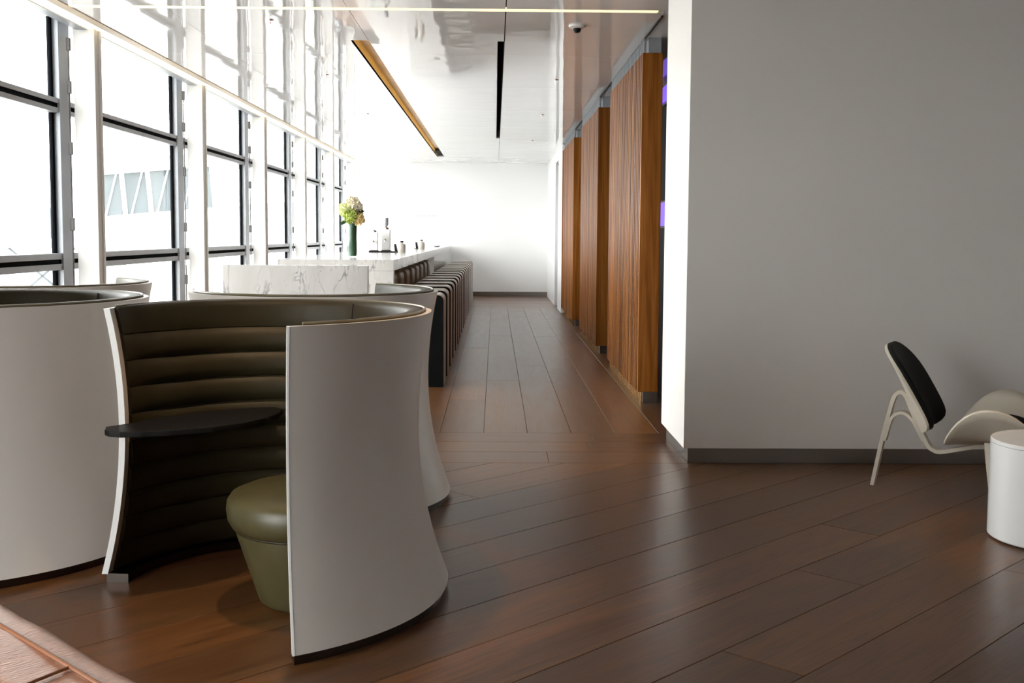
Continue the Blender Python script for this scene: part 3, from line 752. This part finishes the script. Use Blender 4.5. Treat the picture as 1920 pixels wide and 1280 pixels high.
def bottle(label, x, y, r, h, mat, capmat, tall=0.25):
    t = thing('bottle', label, 'bottle', (x, y, Z))
    MB().lathe([(r*0.9, 0), (r, 0.01), (r, h*0.62), (r*0.85, h*0.70), (r*0.35, h*0.80), (r*0.33, h*0.86)], 20).obj('bottle_body', mat, t, smooth=True)
    MB().lathe([(r*0.42, h*0.86), (r*0.42, h)], 16).obj('cap', capmat, t, smooth=True); return t
def dispenser(label, x, y, w, h, top):
    t = thing('drink_dispenser', label, 'dispenser', (x, y, Z))
    MB().box(-w/2, w/2, -w/2, w/2, 0.0, 0.02).obj('base', m_black, t, bevel=0.004)
    MB().box(-w/2+0.005, w/2-0.005, -w/2+0.005, w/2-0.005, 0.0205, h*0.66).obj('tank', m_white, t, bevel=0.012)
    MB().lathe([(w*0.30, h*0.661), (w*0.30, h*0.70), (w*0.16, h*0.74), (w*0.10, h*0.745)], 20).obj('collar', m_chrome, t, smooth=True)
    MB().lathe([(w*0.16, h*0.746), (w*0.26, h*0.80), (w*0.27, h)], 20).obj('hopper', top, t, smooth=True)
    MB().tube([(0, -w/2, h*0.35), (0.0, -w/2-0.05, h*0.36), (0.0, -w/2-0.055, h*0.30)], 0.01, 8).obj('spout', m_chrome, t, smooth=True); return t
dispenser('white drink dispenser with chrome collar on the bar, left of the pair', -1.62, 15.3, 0.12, 0.40, m_vglass)
dispenser('white drink dispenser with grey hopper on the bar, right of the pair', -1.48, 15.5, 0.13, 0.46, m_alu)
tray = thing('drip_tray', 'flat black tray in front of the dispensers on the bar', 'tray', (-1.48, 15.0, Z)); boxo('tray_plate', -0.17, 0.17, -0.1, 0.1, 0, 0.012, m_black, tray); boxo('tray_lip', -0.17, 0.17, -0.105, -0.1, 0, 0.02, m_black, tray)
for (x, y, lab) in ((-1.32, 15.2, 'nearer on the bar'), (-1.30, 19.0, 'farther along the bar')):
    bottle('cream bottle with a black cap, %s' % lab, x+0.08, y-0.035, 0.052, 0.15, m_cream, m_black)
    t = thing('menu_holder', 'small black upright menu holder beside a cream bottle, %s' % lab, 'menu holder', (x, y, Z))
    boxo('foot', -0.05, 0.12, 0.035, 0.09, 0, 0.008, m_black, t); MB().prism_y([(-0.02, 0.008), (0.02, 0.008), (0.0, 0.11), (-0.03, 0.11)], 0.04, 0.075).obj('panel', m_black, t)
ct = thing('counter_card', 'pale leaning card standing on the bar between the two bottles', 'card', (-1.33, 17.0, Z)); MB().prism_y([(0.0, 0.0), (0.03, 0.0), (-0.07, 0.34), (-0.10, 0.34)], 0, 0.01).obj('card', m_wallw, ct); boxo('foot', -0.04, 0.06, -0.02, 0.03, 0, 0.006, m_wallw, ct)
ds = thing('dish', 'small grey dish on the far end of the bar', 'dish', (-1.12, 22.0, Z)); MB().lathe([(0.04, 0), (0.07, 0.02), (0.068, 0.022), (0.03, 0.006)], 20).obj('bowl', m_alu, ds, smooth=True); MB().lathe([(0.03, 0.0061), (0.06, 0.018)], 16).obj('contents', m_brown, ds)

# ------------------------------------------------------------------ ceiling fittings
def sprinkler(x, y, lab):
    t = thing('sprinkler', 'small chrome ceiling sprinkler head, %s' % lab, 'sprinkler', (x, y, H), group='ceiling sprinklers')
    MB().lathe([(0.035, 0.0), (0.030, -0.008), (0.012, -0.012)], 18).obj('rosette', m_chrome, t, smooth=True)
    t.scale = (0.7, 0.7, 0.7)
    for s in (-1, 1): MB().tube([(0.008*s, 0, -0.01), (0.016*s, 0, -0.03), (0.0, 0, -0.05)], 0.003, 6).obj('arm', m_chrome, t)
    MB().lathe([(0.003, -0.020), (0.003, -0.040)], 8).obj('bulb', m_red, t); MB().lathe([(0.018, -0.050), (0.018, -0.053)], 14).obj('deflector', m_chrome, t)
for x, y, lab in ((-1.654, 8.51, 'just past the light line on the window side'), (-1.668, 11.38, 'left of the gold slot'), (0.609, 14.94, 'right of the black slot, nearer'), (0.609, 18.96, 'right of the black slot, farther'), (0.609, 11.6, 'right of the black slot, nearest'), (-1.668, 15.0, 'left of the gold slot, farther')): sprinkler(x, y, lab)
dm = thing('dome_camera', 'small white dome camera on the ceiling near the timber screens', 'camera', (0.605, 8.63, H))
MB().lathe([(0.062, 0.0), (0.062, -0.012), (0.040, -0.020), (0.03, -0.021)], 28).obj('camera_base', m_white, dm, smooth=True)
MB().lathe([(0.030, -0.0212), (0.029, -0.035), (0.020, -0.050), (0.002, -0.055)], 24).obj('dome', m_black, dm, smooth=True)

# ------------------------------------------------------------------ recessed downlights over the seating (out of frame overhead)
def downlight(x, y, lab, power):
    t = thing('downlight', lab, 'downlight', (x, y, H), group='ceiling downlights')
    MB().lathe([(0.055, 0.0), (0.055, -0.004), (0.040, -0.004), (0.040, -0.001)], 28, closed=False).obj('ring', m_white, t, smooth=True)
    MB().lathe([(0.038, -0.0005), (0.038, -0.0015)], 24).obj('lens', emit('downlight lens', (1.0, 0.72, 0.45), 6.0), t)
    ld = bpy.data.lights.new('downlight_lamp', 'SPOT'); ld.energy = power; ld.color = (1.0, 0.66, 0.38); ld.spot_size = math.radians(46); ld.spot_blend = 0.5; ld.shadow_soft_size = 0.03
    lo = bpy.data.objects.new('downlight_lamp', ld); link(lo, t); lo.location = (0, 0, -0.03)
downlight(-0.72, 4.20, 'recessed warm downlight above the nearest seating pod', 110)
downlight(2.85, 5.0, 'recessed warm downlight above the side table', 60)

# faint line of small grey lettering on the far wall, too blurred to read: only its strokes
sg = thing('wall_lettering', 'faint line of small grey lettering on the far white wall', 'sign', (-1.72, 24.998, 1.745))
xx = 0.0
for wl in (0.07, 0.11, 0.08, 0.12):
    boxo('lettering_word', xx, xx+wl, -0.004, 0.001, 0.0, 0.012, m_alu, sg); xx += wl+0.025

# plain labels for the remaining pieces of the room shell
for o in C.objects:
    if o.parent is None and 'kind' in o and 'label' not in o:
        base = o.name.split('.')[0]
        o['label'] = {'wall_right_side': 'plain white side wall of the seating area out of view', 'wall_left_blocker': 'unseen white wall put in near the camera to hold back window light',
                      'wall_back': 'plain white wall behind the camera', 'wall_right_inner': 'dark wall behind the timber slat screens',
                      'wall_far_left': 'white recessed wall at the far end beside the windows', 'wall_far_return': 'short white return wall at the far end'}.get(base, 'plain white wall of the lounge')
        o['category'] = 'wall'
